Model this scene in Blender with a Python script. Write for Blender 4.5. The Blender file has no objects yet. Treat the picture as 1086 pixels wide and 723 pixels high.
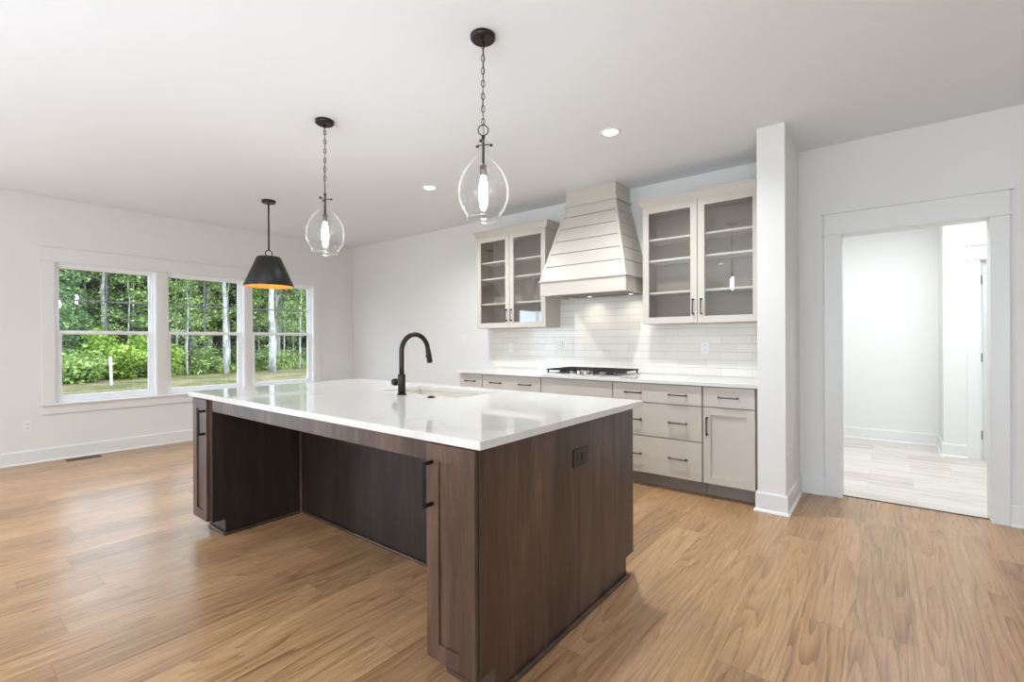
import bpy, bmesh, math, random
import numpy as np
from mathutils import Vector, Matrix
PI = math.pi
scene = bpy.context.scene
col = scene.collection

# ------------------------------------------------------------------ camera
F, PITCH, ROLL, YAW, CAMH = 503.32, 0.0016, -0.0044, 0.6667, 1.2467
fw = Vector((-math.sin(YAW)*math.cos(PITCH), math.cos(YAW)*math.cos(PITCH), -math.sin(PITCH)))
rt = Vector((math.cos(YAW), math.sin(YAW), 0)); up = rt.cross(fw)
rt2 = rt*math.cos(ROLL)+up*math.sin(ROLL); up2 = -rt*math.sin(ROLL)+up*math.cos(ROLL)
cd = bpy.data.cameras.new('camera'); cam = bpy.data.objects.new('camera', cd); col.objects.link(cam)
cd.sensor_width = 36; cd.sensor_fit = 'HORIZONTAL'; cd.lens = F*36/1086
cd.shift_y = 0.3/1086
cd.clip_start = .05; cd.clip_end = 400
m = Matrix((rt2, up2, -fw)).transposed().to_4x4(); m.translation = (0, 0, CAMH)
cam.matrix_world = m
scene.camera = cam

# ------------------------------------------------------------------ world, sun, lights, exposure
scene.view_settings.view_transform = 'Standard'
scene.view_settings.look = 'None'
scene.view_settings.gamma = 1
scene.view_settings.use_curve_mapping = False
scene.view_settings.exposure = 0.36
scene.view_settings.use_white_balance = True
scene.view_settings.white_balance_temperature = 5880
scene.view_settings.white_balance_tint = 6
world = bpy.data.worlds.new('world'); scene.world = world; world.use_nodes = True
wn = world.node_tree.nodes; wl = world.node_tree.links
for n in list(wn): wn.remove(n)
wo = wn.new('ShaderNodeOutputWorld'); wb = wn.new('ShaderNodeBackground'); sk = wn.new('ShaderNodeTexSky')
sk.sky_type = 'HOSEK_WILKIE'; sk.turbidity = 4; sk.ground_albedo = .3
sk.sun_direction = Vector((.62, .25, .74)).normalized()
wb.inputs['Strength'].default_value = 5.2
# thin bright cloud over the blue: mostly white sky
wm = wn.new('ShaderNodeMix'); wm.data_type = 'RGBA'; wm.inputs[0].default_value = .7
wm.inputs[7].default_value = (.88, .94, 1, 1); wl.new(sk.outputs[0], wm.inputs[6]); wl.new(wm.outputs[2], wb.inputs[0]); wl.new(wb.outputs[0], wo.inputs[0])

def light(name, kind, loc, energy, color, direction=None, size=1, size_y=None, shape='RECTANGLE', spread=PI):
    l = bpy.data.lights.new(name, kind); o = bpy.data.objects.new(name, l); col.objects.link(o)
    o.location = loc; l.energy = energy; l.color = color
    if kind == 'AREA':
        l.shape = shape; l.size = size; l.spread = spread
        if size_y: l.size_y = size_y
    elif kind == 'SUN': l.angle = size
    else: l.shadow_soft_size = size
    if direction: o.rotation_euler = Vector(direction).to_track_quat('-Z', 'Y').to_euler()
    return o
SUN = light('sun', 'SUN', (20, 5, 30), 2.4, (1, .95, .86), (-.62, -.25, -.74), .01)
# added fill lamps behind the camera, standing in for daylight at assumed rear windows
DAY = (.84, .92, 1)
light('rear_window_daylight', 'AREA', (-1.1, -4.42, 1.45), 40, DAY, (0, 1, -.05), 1.7, 1.5)
light('rear_window_daylight', 'AREA', (1.7, -4.42, 1.45), 40, DAY, (0, 1, -.05), 1.7, 1.5)
# added unseen lamp aimed up at the ceiling, lifts the even room light
light('ceiling_bounce_light', 'AREA', (-1.1, -2.2, .6), 125, (.92, .96, 1), (0, 0, 1), 6.5, 3.8)
light('sliding_door_daylight', 'AREA', (-6.98, -1.43, 1.05), 38, DAY, (1, .45, 0), 1.7, 1.9)  # added area lamp in place of door daylight, brightens the back wall
light('hall_ceiling_light', 'AREA', (0.3, 5.7, 2.70), 44, (1, .99, .97), (0, 0, -1), 2.2, 1.4)
RECESS_W, PENDANT_E, HOOD_W = 21, 66, .34
WARM = (1, .97, .93)

# ------------------------------------------------------------------ dimensions
CZ = 2.7845; WX = -6.94; KY = 4.559; DY = 4.535; RX = 3.2; BY = -4.5
WO = [(.958, 1.855), (1.955, 2.861), (2.955, 3.868)]; WZ0, WZ1 = .60, 2.10

# ------------------------------------------------------------------ helpers
class MB:
    """collects shapes in world coordinates, builds one mesh object"""
    def __init__(s): s.v = []; s.f = []; s.sm = []
    def add(s, vs, fs, smooth=False):
        b = len(s.v); s.v += [tuple(v) for v in vs]; s.f += [tuple(i+b for i in f) for f in fs]; s.sm += [smooth]*len(fs); return s
    def box(s, x0, x1, y0, y1, z0, z1):
        x0, x1 = min(x0, x1), max(x0, x1); y0, y1 = min(y0, y1), max(y0, y1); z0, z1 = min(z0, z1), max(z0, z1)
        vs = [(x0,y0,z0),(x1,y0,z0),(x1,y1,z0),(x0,y1,z0),(x0,y0,z1),(x1,y0,z1),(x1,y1,z1),(x0,y1,z1)]
        return s.add(vs, [(0,3,2,1),(4,5,6,7),(0,1,5,4),(1,2,6,5),(2,3,7,6),(3,0,4,7)])
    def hexa(s, bot, top):
        return s.add(list(bot)+list(top), [(3,2,1,0),(4,5,6,7),(0,1,5,4),(1,2,6,5),(2,3,7,6),(3,0,4,7)])
    def prism(s, pts, axis, a, b):
        """pts in the plane normal to axis, extruded from a to b"""
        def P(p, t):
            if axis == 0: return (t, p[0], p[1])
            if axis == 1: return (p[0], t, p[1])
            return (p[0], p[1], t)
        n = len(pts); vs = [P(p, a) for p in pts]+[P(p, b) for p in pts]
        fs = [tuple(range(n)), tuple(range(2*n-1, n-1, -1))]+[(i, i+n, (i+1) % n+n, (i+1) % n) for i in range(n)]
        return s.add(vs, fs)
    def lathe(s, c, prof, n=24, axis=2, smooth=True, cap=True):
        vs = []; fs = []
        for r, z in prof:
            for k in range(n):
                a = 2*PI*k/n; u, w = r*math.cos(a), r*math.sin(a)
                if axis == 2: vs.append((c[0]+u, c[1]+w, c[2]+z))
                elif axis == 1: vs.append((c[0]+u, c[1]+z, c[2]+w))
                else: vs.append((c[0]+z, c[1]+u, c[2]+w))
        for i in range(len(prof)-1):
            for k in range(n):
                k2 = (k+1) % n; fs.append((i*n+k, i*n+k2, (i+1)*n+k2, (i+1)*n+k))
        s.add(vs, fs, smooth)
        if cap:
            b = len(s.v)-len(vs)
            for i in (0, len(prof)-1):
                if prof[i][0] > 1e-6:
                    s.f.append(tuple(b+i*n+k for k in range(n))); s.sm.append(False)
        return s
    def tube(s, pts, r, n=10, closed=False, smooth=True):
        pts = [Vector(p) for p in pts]; m = len(pts); rad = r if hasattr(r, '__len__') else [r]*m
        vs = []; prev = None
        for i, p in enumerate(pts):
            if closed: t = pts[(i+1) % m]-pts[i-1]
            else: t = pts[min(i+1, m-1)]-pts[max(i-1, 0)]
            t.normalize()
            if prev is None:
                a = Vector((0, 0, 1)) if abs(t.z) < .9 else Vector((1, 0, 0))
                nrm = t.cross(a).normalized()
            else: nrm = (prev-t*prev.dot(t)).normalized()
            prev = nrm; b = t.cross(nrm)
            for k in range(n):
                a = 2*PI*k/n; vs.append(p+(nrm*math.cos(a)+b*math.sin(a))*rad[i])
        fs = []
        for i in range(m if closed else m-1):
            j = (i+1) % m
            for k in range(n): fs.append((i*n+k, i*n+(k+1) % n, j*n+(k+1) % n, j*n+k))
        if not closed: fs += [tuple(range(n-1, -1, -1)), tuple((m-1)*n+k for k in range(n))]
        return s.add(vs, fs, smooth)
    def build(s, name, mat, parent=None, bevel=0, origin=None, kind=None):
        me = bpy.data.meshes.new(name)
        if parent is not None:
            o = parent; off = Vector((0, 0, 0))
            while o is not None: off += o.location; o = o.parent
        elif origin is not None: off = Vector(origin)
        else:
            a = np.array(s.v); off = Vector((float(a[:, 0].min()+a[:, 0].max())/2, float(a[:, 1].min()+a[:, 1].max())/2, float(a[:, 2].min())))
        me.from_pydata([(v[0]-off.x, v[1]-off.y, v[2]-off.z) for v in s.v], [], s.f)
        me.polygons.foreach_set('use_smooth', s.sm)
        me.materials.append(mat)
        bm = bmesh.new(); bm.from_mesh(me); bmesh.ops.recalc_face_normals(bm, faces=bm.faces); bm.to_mesh(me); bm.free()
        ob = bpy.data.objects.new(name, me); col.objects.link(ob)
        if parent is not None: ob.parent = parent
        else: ob.location = off
        if bevel:
            md = ob.modifiers.new('bevel', 'BEVEL'); md.width = bevel; md.segments = 2; md.limit_method = 'ANGLE'; md.angle_limit = .6
        if kind: ob['kind'] = kind
        return ob
def tag(o, label=None, cat=None, group=None, kind=None):
    if label: o['label'] = label
    if cat: o['category'] = cat
    if group: o['group'] = group
    if kind: o['kind'] = kind
    return o
def thing(name, loc, label, cat, group=None, kind=None):
    o = bpy.data.objects.new(name, None); col.objects.link(o); o.location = loc; o.empty_display_size = .1
    return tag(o, label, cat, group, kind)
def struct(o, label, cat): return tag(o, label, cat, None, 'structure')
def dup(root, loc, label=None, rotz=None, scale=None):
    r = root.copy(); col.objects.link(r); r.location = loc
    if rotz is not None: r.rotation_euler = (0, 0, rotz)
    if scale is not None: r.scale = (scale, scale, scale)
    if label: r['label'] = label
    for ch in list(root.children):
        c = ch.copy(); col.objects.link(c); c.parent = r
        for g in list(ch.children):
            d = g.copy(); col.objects.link(d); d.parent = c
    return r

# ------------------------------------------------------------------ materials
def srgb(r, g, b):
    f = lambda c: (c/255/12.92) if c/255 <= .04045 else ((c/255+.055)/1.055)**2.4
    return (f(r), f(g), f(b), 1)
def mat(name, color, rough=.5, metal=0, spec=.5, emit=None, estr=0, coat=0):
    m = bpy.data.materials.new(name); m.use_nodes = True; p = m.node_tree.nodes['Principled BSDF']
    p.inputs['Base Color'].default_value = color; p.inputs['Roughness'].default_value = rough
    p.inputs['Metallic'].default_value = metal; p.inputs['Specular IOR Level'].default_value = spec
    p.inputs['Coat Weight'].default_value = coat
    if emit: p.inputs['Emission Color'].default_value = emit; p.inputs['Emission Strength'].default_value = estr
    return m
class NT:
    def __init__(s, m): s.t = m.node_tree; s.p = s.t.nodes.get('Principled BSDF')
    def n(s, typ, **kw):
        o = s.t.nodes.new(typ)
        for k, v in kw.items():
            if k.startswith('i_'): o.inputs[k[2:].replace('_', ' ')].default_value = v
            else: setattr(o, k, v)
        return o
    def l(s, a, b): s.t.links.new(a, b)
    def math(s, op, a, b=None, c=None):
        o = s.t.nodes.new('ShaderNodeMath'); o.operation = op
        for i, x in enumerate((a, b, c)):
            if x is None: continue
            if isinstance(x, (int, float)): o.inputs[i].default_value = x
            else: s.l(x, o.inputs[i])
        return o.outputs[0]
    def ramp(s, fac, stops):
        r = s.t.nodes.new('ShaderNodeValToRGB'); e = r.color_ramp.elements
        e[0].position, e[0].color = stops[0]; e[1].position, e[1].color = stops[-1]
        for p, c in stops[1:-1]:
            k = e.new(p); k.color = c
        s.l(fac, r.inputs[0]); return r.outputs[0]
    def mix(s, fac, a, b, mode='MIX'):
        o = s.t.nodes.new('ShaderNodeMix'); o.data_type = 'RGBA'; o.blend_type = mode
        for i, x in ((0, fac), (6, a), (7, b)):
            if isinstance(x, (int, float)): o.inputs[i].default_value = x
            elif isinstance(x, tuple): o.inputs[i].default_value = x
            else: s.l(x, o.inputs[i])
        return o.outputs[2]
def paint(name, color, rough=.5, bump=.02, scale=60):
    m = mat(name, color, rough); t = NT(m)
    g = t.n('ShaderNodeNewGeometry'); nz = t.n('ShaderNodeTexNoise', i_Scale=scale, i_Detail=3.0); t.l(g.outputs['Position'], nz.inputs['Vector'])
    b = t.n('ShaderNodeBump', i_Strength=bump, i_Distance=.002); t.l(nz.outputs[0], b.inputs['Height']); t.l(b.outputs[0], t.p.inputs['Normal'])
    return m
M = {}
M['wall'] = paint('wall_paint', srgb(231, 229, 225), .75, .15)
M['ceiling'] = paint('ceiling_paint', srgb(238, 241, 245), .85, .2)
M['trim'] = paint('trim_paint', srgb(231, 230, 227), .35)
M['vinyl'] = paint('window_vinyl', srgb(250, 251, 253), .35)
M['greige'] = paint('greige_cabinet_paint', srgb(201, 193, 183), .4)
M['greige_in'] = paint('cabinet_interior', srgb(172, 161, 147), .5)
M['shelf'] = paint('shelf_paint', srgb(236, 231, 223), .45)
M['groove'] = paint('dark_groove', srgb(92, 85, 78), .7)
M['kick'] = paint('toe_kick_paint', srgb(150, 141, 130), .5)
M['bronze'] = mat('dark_bronze', srgb(64, 56, 50), .35, .85)
M['black'] = mat('matte_black_metal', srgb(26, 25, 24), .38, .5)
M['steel'] = mat('stainless_steel', srgb(190, 188, 184), .28, 1)
M['steel_dark'] = mat('brushed_dark_steel', srgb(120, 112, 102), .4, 1)
M['iron'] = mat('cast_iron', srgb(34, 31, 29), .55, .3)
M['shade_black'] = mat('pendant_shade_black', srgb(38, 38, 38), .45, .2)
M['gold'] = mat('gold_lining', srgb(236, 184, 84), .5, .15)
M['plastic'] = mat('white_plastic', srgb(236, 235, 232), .35)
M['slot'] = mat('dark_slot', srgb(60, 58, 55), .6)
M['brown_plastic'] = mat('brown_plastic', srgb(32, 20, 14), .3)
M['sink'] = mat('cream_sink', srgb(232, 226, 212), .2)
M['pipe'] = mat('white_pvc', srgb(240, 240, 240), .5)
M['lens'] = mat('lamp_lens', (1, 1, 1, 1), .5, emit=(1, .96, .9, 1), estr=9)
M['bulb'] = mat('lit_bulb', (1, 1, 1, 1), .3, emit=(1, .95, .86, 1), estr=PENDANT_E)
M['bulb2'] = mat('lit_bulb_warm', (1, 1, 1, 1), .3, emit=(1, .9, .72, 1), estr=40)
def glass(name, tint=(1, 1, 1, 1), rough=0.0, base=.0, edge=.9):
    m = bpy.data.materials.new(name); m.use_nodes = True; t = NT(m); t.t.nodes.remove(t.p)
    out = t.t.nodes['Material Output']; tr = t.n('ShaderNodeBsdfTransparent'); tr.inputs[0].default_value = tint
    gl = t.n('ShaderNodeBsdfGlossy'); gl.inputs['Roughness'].default_value = rough
    lw = t.n('ShaderNodeLayerWeight'); lw.inputs[0].default_value = .5
    fac = t.math('ADD', t.math('MULTIPLY', t.math('POWER', lw.outputs['Facing'], 5.0), edge), .04+base); mx = t.n('ShaderNodeMixShader')
    t.l(fac, mx.inputs[0]); t.l(tr.outputs[0], mx.inputs[1]); t.l(gl.outputs[0], mx.inputs[2]); t.l(mx.outputs[0], out.inputs[0])
    return m
M['glass'] = glass('window_glass', (.97, .98, .98, 1))
M['cab_glass'] = glass('cabinet_glass', (.93, .93, .93, 1), base=.03)
def seeded_glass():
    m = glass('seeded_glass', (.985, .985, .985, 1), base=-.02, edge=.35); t = NT(m)
    out = t.t.nodes['Material Output']; mx = out.inputs[0].links[0].from_node
    tc = t.n('ShaderNodeTexCoord'); vo = t.n('ShaderNodeTexVoronoi', i_Scale=125.0); t.l(tc.outputs['Object'], vo.inputs['Vector'])
    nz = t.n('ShaderNodeTexNoise', i_Scale=22.0); t.l(tc.outputs['Object'], nz.inputs['Vector'])
    th = t.math('MULTIPLY', nz.outputs[0], .30); b = t.math('LESS_THAN', vo.outputs['Distance'], th); b = t.math('MULTIPLY', b, .16)
    fac = t.math('ADD', mx.inputs[0].links[0].from_socket, b); fac = t.math('MINIMUM', fac, .9)
    t.l(fac, mx.inputs[0])
    lw = t.n('ShaderNodeLayerWeight'); lw.inputs[0].default_value = .5
    df = t.n('ShaderNodeBsdfTranslucent'); dd = t.n('ShaderNodeBsdfDiffuse'); m1 = t.n('ShaderNodeMixShader'); t.l(df.outputs[0], m1.inputs[1]); t.l(dd.outputs[0], m1.inputs[2])
    f2 = t.math('ADD', t.math('MULTIPLY', t.math('POWER', lw.outputs['Facing'], 7.0), .22), t.math('MULTIPLY', b, 1.0)); m2 = t.n('ShaderNodeMixShader')  # white mixed into glancing edges imitates a bright refracted outline; seeds whitened too
    t.l(f2, m2.inputs[0]); t.l(mx.outputs[0], m2.inputs[1]); t.l(m1.outputs[0], m2.inputs[2]); t.l(m2.outputs[0], out.inputs[0]); return m
M['pendant_glass'] = seeded_glass()
M['rim_glass'] = glass('glass_rim', (.97, .97, .97, 1), base=.3, edge=.5)

def oak_floor():
    m = mat('oak_plank_floor', (1, 1, 1, 1), .34, spec=.5); t = NT(m)
    g = t.n('ShaderNodeNewGeometry'); sp = t.n('ShaderNodeSeparateXYZ'); t.l(g.outputs['Position'], sp.inputs[0])
    W, L = .203, 1.52
    u = t.math('DIVIDE', t.math('ADD', sp.outputs[0], 1.941+20*W), W); cu = t.math('FLOOR', u); fu = t.math('FRACT', u)
    w1 = t.n('ShaderNodeTexWhiteNoise', noise_dimensions='1D'); t.l(cu, w1.inputs['W'])
    v = t.math('ADD', t.math('DIVIDE', sp.outputs[1], L), t.math('MULTIPLY', w1.outputs[0], 7.0)); cv = t.math('FLOOR', v); fv = t.math('FRACT', v)
    cc = t.n('ShaderNodeCombineXYZ'); t.l(cu, cc.inputs[0]); t.l(cv, cc.inputs[1])
    w2 = t.n('ShaderNodeTexWhiteNoise', noise_dimensions='3D'); t.l(cc.outputs[0], w2.inputs['Vector'])
    # grain, shifted plank by plank
    off = t.n('ShaderNodeVectorMath', operation='SCALE'); t.l(w2.outputs['Color'], off.inputs[0]); off.inputs['Scale'].default_value = 37.0
    pv = t.n('ShaderNodeVectorMath', operation='ADD'); t.l(g.outputs['Position'], pv.inputs[0]); t.l(off.outputs[0], pv.inputs[1])
    mp = t.n('ShaderNodeMapping'); mp.inputs['Scale'].default_value = (1, .035, 1); t.l(pv.outputs[0], mp.inputs[0])
    fine = t.n('ShaderNodeTexNoise', i_Scale=95.0, i_Detail=5.0, i_Roughness=.62); t.l(mp.outputs[0], fine.inputs['Vector'])
    mp2 = t.n('ShaderNodeMapping'); mp2.inputs['Scale'].default_value = (1, .07, 1); t.l(pv.outputs[0], mp2.inputs[0])
    big = t.n('ShaderNodeTexNoise', i_Scale=8.0, i_Detail=1.5, i_Roughness=.4, i_Distortion=.25); t.l(mp2.outputs[0], big.inputs['Vector'])
    rings = t.math('FRACT', t.math('MULTIPLY', big.outputs[0], 12.0))          # cathedral rings
    rings = t.math('POWER', rings, 2.2)
    broad = t.n('ShaderNodeTexNoise', i_Scale=4.0, i_Detail=1.0); t.l(mp2.outputs[0], broad.inputs['Vector'])
    k = t.math('ADD', t.math('MULTIPLY', fine.outputs[0], .62), t.math('MULTIPLY', rings, .17))
    k = t.math('ADD', k, t.math('MULTIPLY', broad.outputs[0], .25))
    c = t.ramp(k, [(.30, srgb(194, 158, 118)), (.50, srgb(172, 134, 95)), (.70, srgb(128, 92, 62))])
    tone = t.math('ADD', .83, t.math('MULTIPLY', w2.outputs[0], .30))
    tn = t.n('ShaderNodeCombineXYZ'); [t.l(tone, tn.inputs[i]) for i in range(3)]
    c = t.mix(1.0, c, tn.outputs[0], 'MULTIPLY')
    eu = t.math('MINIMUM', fu, t.math('SUBTRACT', 1.0, fu)); eu = t.math('MULTIPLY', eu, W)
    ev = t.math('MINIMUM', fv, t.math('SUBTRACT', 1.0, fv)); ev = t.math('MULTIPLY', ev, L)
    e = t.math('MINIMUM', eu, ev); seam = t.math('LESS_THAN', e, .0012)
    c = t.mix(t.math('MULTIPLY', seam, .55), c, srgb(92, 66, 46))
    t.l(c, t.p.inputs['Base Color'])
    ro = t.math('ADD', .21, t.math('MULTIPLY', fine.outputs[0], .16)); t.l(ro, t.p.inputs['Roughness'])
    b = t.n('ShaderNodeBump', i_Strength=.25, i_Distance=.0015)
    h = t.math('SUBTRACT', t.math('MULTIPLY', fine.outputs[0], .5), seam); t.l(h, b.inputs['Height']); t.l(b.outputs[0], t.p.inputs['Normal'])
    return m
M['floor'] = oak_floor()
def dark_wood(name, c0, c1, c2, rough=.36):
    m = mat(name, (1, 1, 1, 1), rough); t = NT(m)
    g = t.n('ShaderNodeNewGeometry')
    mp = t.n('ShaderNodeMapping'); mp.inputs['Scale'].default_value = (1, 1, .06); t.l(g.outputs['Position'], mp.inputs[0])
    a = t.n('ShaderNodeTexNoise', i_Scale=150.0, i_Detail=4.0, i_Roughness=.6); t.l(mp.outputs[0], a.inputs['Vector'])
    mp2 = t.n('ShaderNodeMapping'); mp2.inputs['Scale'].default_value = (1, 1, .12); t.l(g.outputs['Position'], mp2.inputs[0])
    b = t.n('ShaderNodeTexNoise', i_Scale=9.0, i_Detail=3.0, i_Distortion=.8); t.l(mp2.outputs[0], b.inputs['Vector'])
    k = t.math('ADD', t.math('MULTIPLY', a.outputs[0], .38), t.math('MULTIPLY', b.outputs[0], .68))
    t.l(t.ramp(k, [(.34, c0), (.52, c1), (.70, c2)]), t.p.inputs['Base Color'])
    bp = t.n('ShaderNodeBump', i_Strength=.12, i_Distance=.001); t.l(a.outputs[0], bp.inputs['Height']); t.l(bp.outputs[0], t.p.inputs['Normal'])
    return m
M['wood'] = dark_wood('brown_stained_wood', srgb(50, 36, 28), srgb(76, 57, 46), srgb(104, 80, 66))
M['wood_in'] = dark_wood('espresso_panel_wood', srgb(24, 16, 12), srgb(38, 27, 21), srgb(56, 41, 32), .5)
def quartz():
    m = mat('white_quartz', srgb(222, 219, 214), .03, spec=.5); t = NT(m)
    g = t.n('ShaderNodeNewGeometry')
    nz = t.n('ShaderNodeTexNoise', i_Scale=1.3, i_Detail=5.0, i_Roughness=.55, i_Distortion=1.4); t.l(g.outputs['Position'], nz.inputs['Vector'])
    v = t.math('ABSOLUTE', t.math('SUBTRACT', nz.outputs[0], .5)); v = t.math('SUBTRACT', 1.0, t.math('MINIMUM', t.math('MULTIPLY', v, 40.0), 1.0))
    n2 = t.n('ShaderNodeTexNoise', i_Scale=.9); t.l(g.outputs['Position'], n2.inputs['Vector'])
    mk = t.math('GREATER_THAN', n2.outputs[0], .5); v = t.math('MULTIPLY', t.math('MULTIPLY', v, mk), .16)
    t.l(t.mix(v, srgb(223, 220, 215), srgb(166, 159, 150)), t.p.inputs['Base Color']); return m
M['quartz'] = quartz()
def subway():
    m = mat('white_subway_tile', srgb(236, 231, 222), .12); t = NT(m)
    g = t.n('ShaderNodeNewGeometry'); sp = t.n('ShaderNodeSeparateXYZ'); t.l(g.outputs['Position'], sp.inputs[0])
    H, W = .0735, .256
    r = t.math('DIVIDE', t.math('SUBTRACT', sp.outputs[2], .914), H); cr = t.math('FLOOR', r); fr = t.math('FRACT', r)
    sh = t.math('MULTIPLY', t.math('MODULO', cr, 2.0), .5)
    u = t.math('ADD', t.math('DIVIDE', t.math('ADD', sp.outputs[0], 1.171+10*W), W), sh); cu = t.math('FLOOR', u); fu = t.math('FRACT', u)
    er = t.math('MULTIPLY', t.math('MINIMUM', fr, t.math('SUBTRACT', 1.0, fr)), H); eu = t.math('MULTIPLY', t.math('MINIMUM', fu, t.math('SUBTRACT', 1.0, fu)), W)
    e = t.math('MINIMUM', er, eu); gr = t.math('MAXIMUM', t.math('LESS_THAN', er, .0015), t.math('MULTIPLY', t.math('LESS_THAN', eu, .0013), .6))
    cc = t.n('ShaderNodeCombineXYZ'); t.l(cu, cc.inputs[0]); t.l(cr, cc.inputs[1]); wn_ = t.n('ShaderNodeTexWhiteNoise', noise_dimensions='3D'); t.l(cc.outputs[0], wn_.inputs['Vector'])
    tone = t.mix(wn_.outputs[0], srgb(236, 231, 223), srgb(228, 222, 213))
    t.l(t.mix(gr, tone, srgb(178, 170, 158)), t.p.inputs['Base Color'])
    t.l(t.math('ADD', .1, t.math('MULTIPLY', gr, .6)), t.p.inputs['Roughness'])
    nz = t.n('ShaderNodeTexNoise', i_Scale=18.0, i_Detail=1.0); t.l(g.outputs['Position'], nz.inputs['Vector'])
    h = t.math('ADD', t.math('MULTIPLY', t.math('MINIMUM', t.math('MULTIPLY', e, 250.0), 1.0), .6), t.math('MULTIPLY', nz.outputs[0], .9))
    h = t.math('ADD', h, t.math('MULTIPLY', wn_.outputs[0], .15))
    b = t.n('ShaderNodeBump', i_Strength=.35, i_Distance=.002); t.l(h, b.inputs['Height']); t.l(b.outputs[0], t.p.inputs['Normal']); return m
M['tile'] = subway()
def hall_tile():
    m = mat('veined_stone_floor_tile', srgb(214, 205, 196), .35); t = NT(m)
    g = t.n('ShaderNodeNewGeometry'); sp = t.n('ShaderNodeSeparateXYZ'); t.l(g.outputs['Position'], sp.inputs[0])
    H, W = .305, .61
    r = t.math('DIVIDE', sp.outputs[1], H); cr = t.math('FLOOR', r); fr = t.math('FRACT', r)
    u = t.math('ADD', t.math('DIVIDE', t.math('ADD', sp.outputs[0], .119), W), t.math('MULTIPLY', t.math('MODULO', cr, 2.0), .5)); cu = t.math('FLOOR', u); fu = t.math('FRACT', u)
    e = t.math('MINIMUM', t.math('MULTIPLY', t.math('MINIMUM', fr, t.math('SUBTRACT', 1.0, fr)), H), t.math('MULTIPLY', t.math('MINIMUM', fu, t.math('SUBTRACT', 1.0, fu)), W))
    gr = t.math('LESS_THAN', e, .0015)
    cc = t.n('ShaderNodeCombineXYZ'); t.l(cu, cc.inputs[0]); t.l(cr, cc.inputs[1]); w_ = t.n('ShaderNodeTexWhiteNoise', noise_dimensions='3D'); t.l(cc.outputs[0], w_.inputs['Vector'])
    off = t.n('ShaderNodeVectorMath', operation='SCALE'); t.l(w_.outputs['Color'], off.inputs[0]); off.inputs['Scale'].default_value = 9.0
    pv = t.n('ShaderNodeVectorMath', operation='ADD'); t.l(g.outputs['Position'], pv.inputs[0]); t.l(off.outputs[0], pv.inputs[1])
    mp = t.n('ShaderNodeMapping'); mp.inputs['Scale'].default_value = (.12, 1, 1); mp.inputs['Rotation'].default_value = (0, 0, .1); t.l(pv.outputs[0], mp.inputs[0])
    nz = t.n('ShaderNodeTexNoise', i_Scale=16.0, i_Detail=4.0); t.l(mp.outputs[0], nz.inputs['Vector'])
    k = t.math('ADD', t.math('MULTIPLY', nz.outputs[0], .85), t.math('MULTIPLY', w_.outputs[0], .15))
    c = t.ramp(k, [(.3, srgb(224, 217, 209)), (.5, srgb(212, 203, 193)), (.7, srgb(186, 174, 162))])
    t.l(t.mix(t.math('MULTIPLY', gr, .6), c, srgb(180, 170, 160)), t.p.inputs['Base Color']); return m
M['hall_tile'] = hall_tile()
def leafy(name, c0, c1, c2, trans=.3, scale=.9):
    m = bpy.data.materials.new(name); m.use_nodes = True; t = NT(m)
    g = t.n('ShaderNodeNewGeometry'); nz = t.n('ShaderNodeTexNoise', i_Scale=scale, i_Detail=2.0); t.l(g.outputs['Position'], nz.inputs['Vector'])
    k = t.math('ADD', t.math('MULTIPLY', g.outputs['Random Per Island'], .55), t.math('MULTIPLY', nz.outputs[0], .5))
    c = t.ramp(k, [(.2, c0), (.5, c1), (.85, c2)])
    t.l(c, t.p.inputs['Base Color']); t.p.inputs['Roughness'].default_value = .5
    tl = t.n('ShaderNodeBsdfTranslucent'); t.l(c, tl.inputs[0]); mx = t.n('ShaderNodeMixShader'); mx.inputs[0].default_value = trans
    out = t.t.nodes['Material Output']; t.l(t.p.outputs[0], mx.inputs[1]); t.l(tl.outputs[0], mx.inputs[2]); t.l(mx.outputs[0], out.inputs[0]); return m
M['leaf_mid'] = leafy('green_leaves', srgb(76, 100, 48), srgb(122, 148, 74), srgb(190, 206, 124))
M['leaf_lime'] = leafy('lime_leaves', srgb(84, 116, 34), srgb(132, 160, 52), srgb(184, 204, 92))
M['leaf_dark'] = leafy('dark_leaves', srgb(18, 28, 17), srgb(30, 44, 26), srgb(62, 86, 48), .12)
M['leaf_fir'] = leafy('bluish_needles', srgb(56, 82, 46), srgb(92, 124, 72), srgb(140, 168, 110), .15)
M['grass_blade'] = leafy('tall_grass_blades', srgb(80, 108, 40), srgb(124, 150, 62), srgb(188, 196, 112))
def bark(name, c0, c1):
    m = mat(name, c0, .85); t = NT(m); g = t.n('ShaderNodeNewGeometry')
    mp = t.n('ShaderNodeMapping'); mp.inputs['Scale'].default_value = (1, 1, .3); t.l(g.outputs['Position'], mp.inputs[0])
    nz = t.n('ShaderNodeTexNoise', i_Scale=9.0, i_Detail=4.0); t.l(mp.outputs[0], nz.inputs['Vector'])
    t.l(t.ramp(nz.outputs[0], [(.35, c0), (.65, c1)]), t.p.inputs['Base Color']); return m
M['bark_pale'] = bark('pale_bark', srgb(112, 110, 106), srgb(186, 184, 180))
M['bark_grey'] = bark('grey_bark', srgb(96, 92, 86), srgb(150, 146, 140))
M['bark_dark'] = bark('dark_bark', srgb(58, 48, 42), srgb(98, 84, 74))
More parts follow.
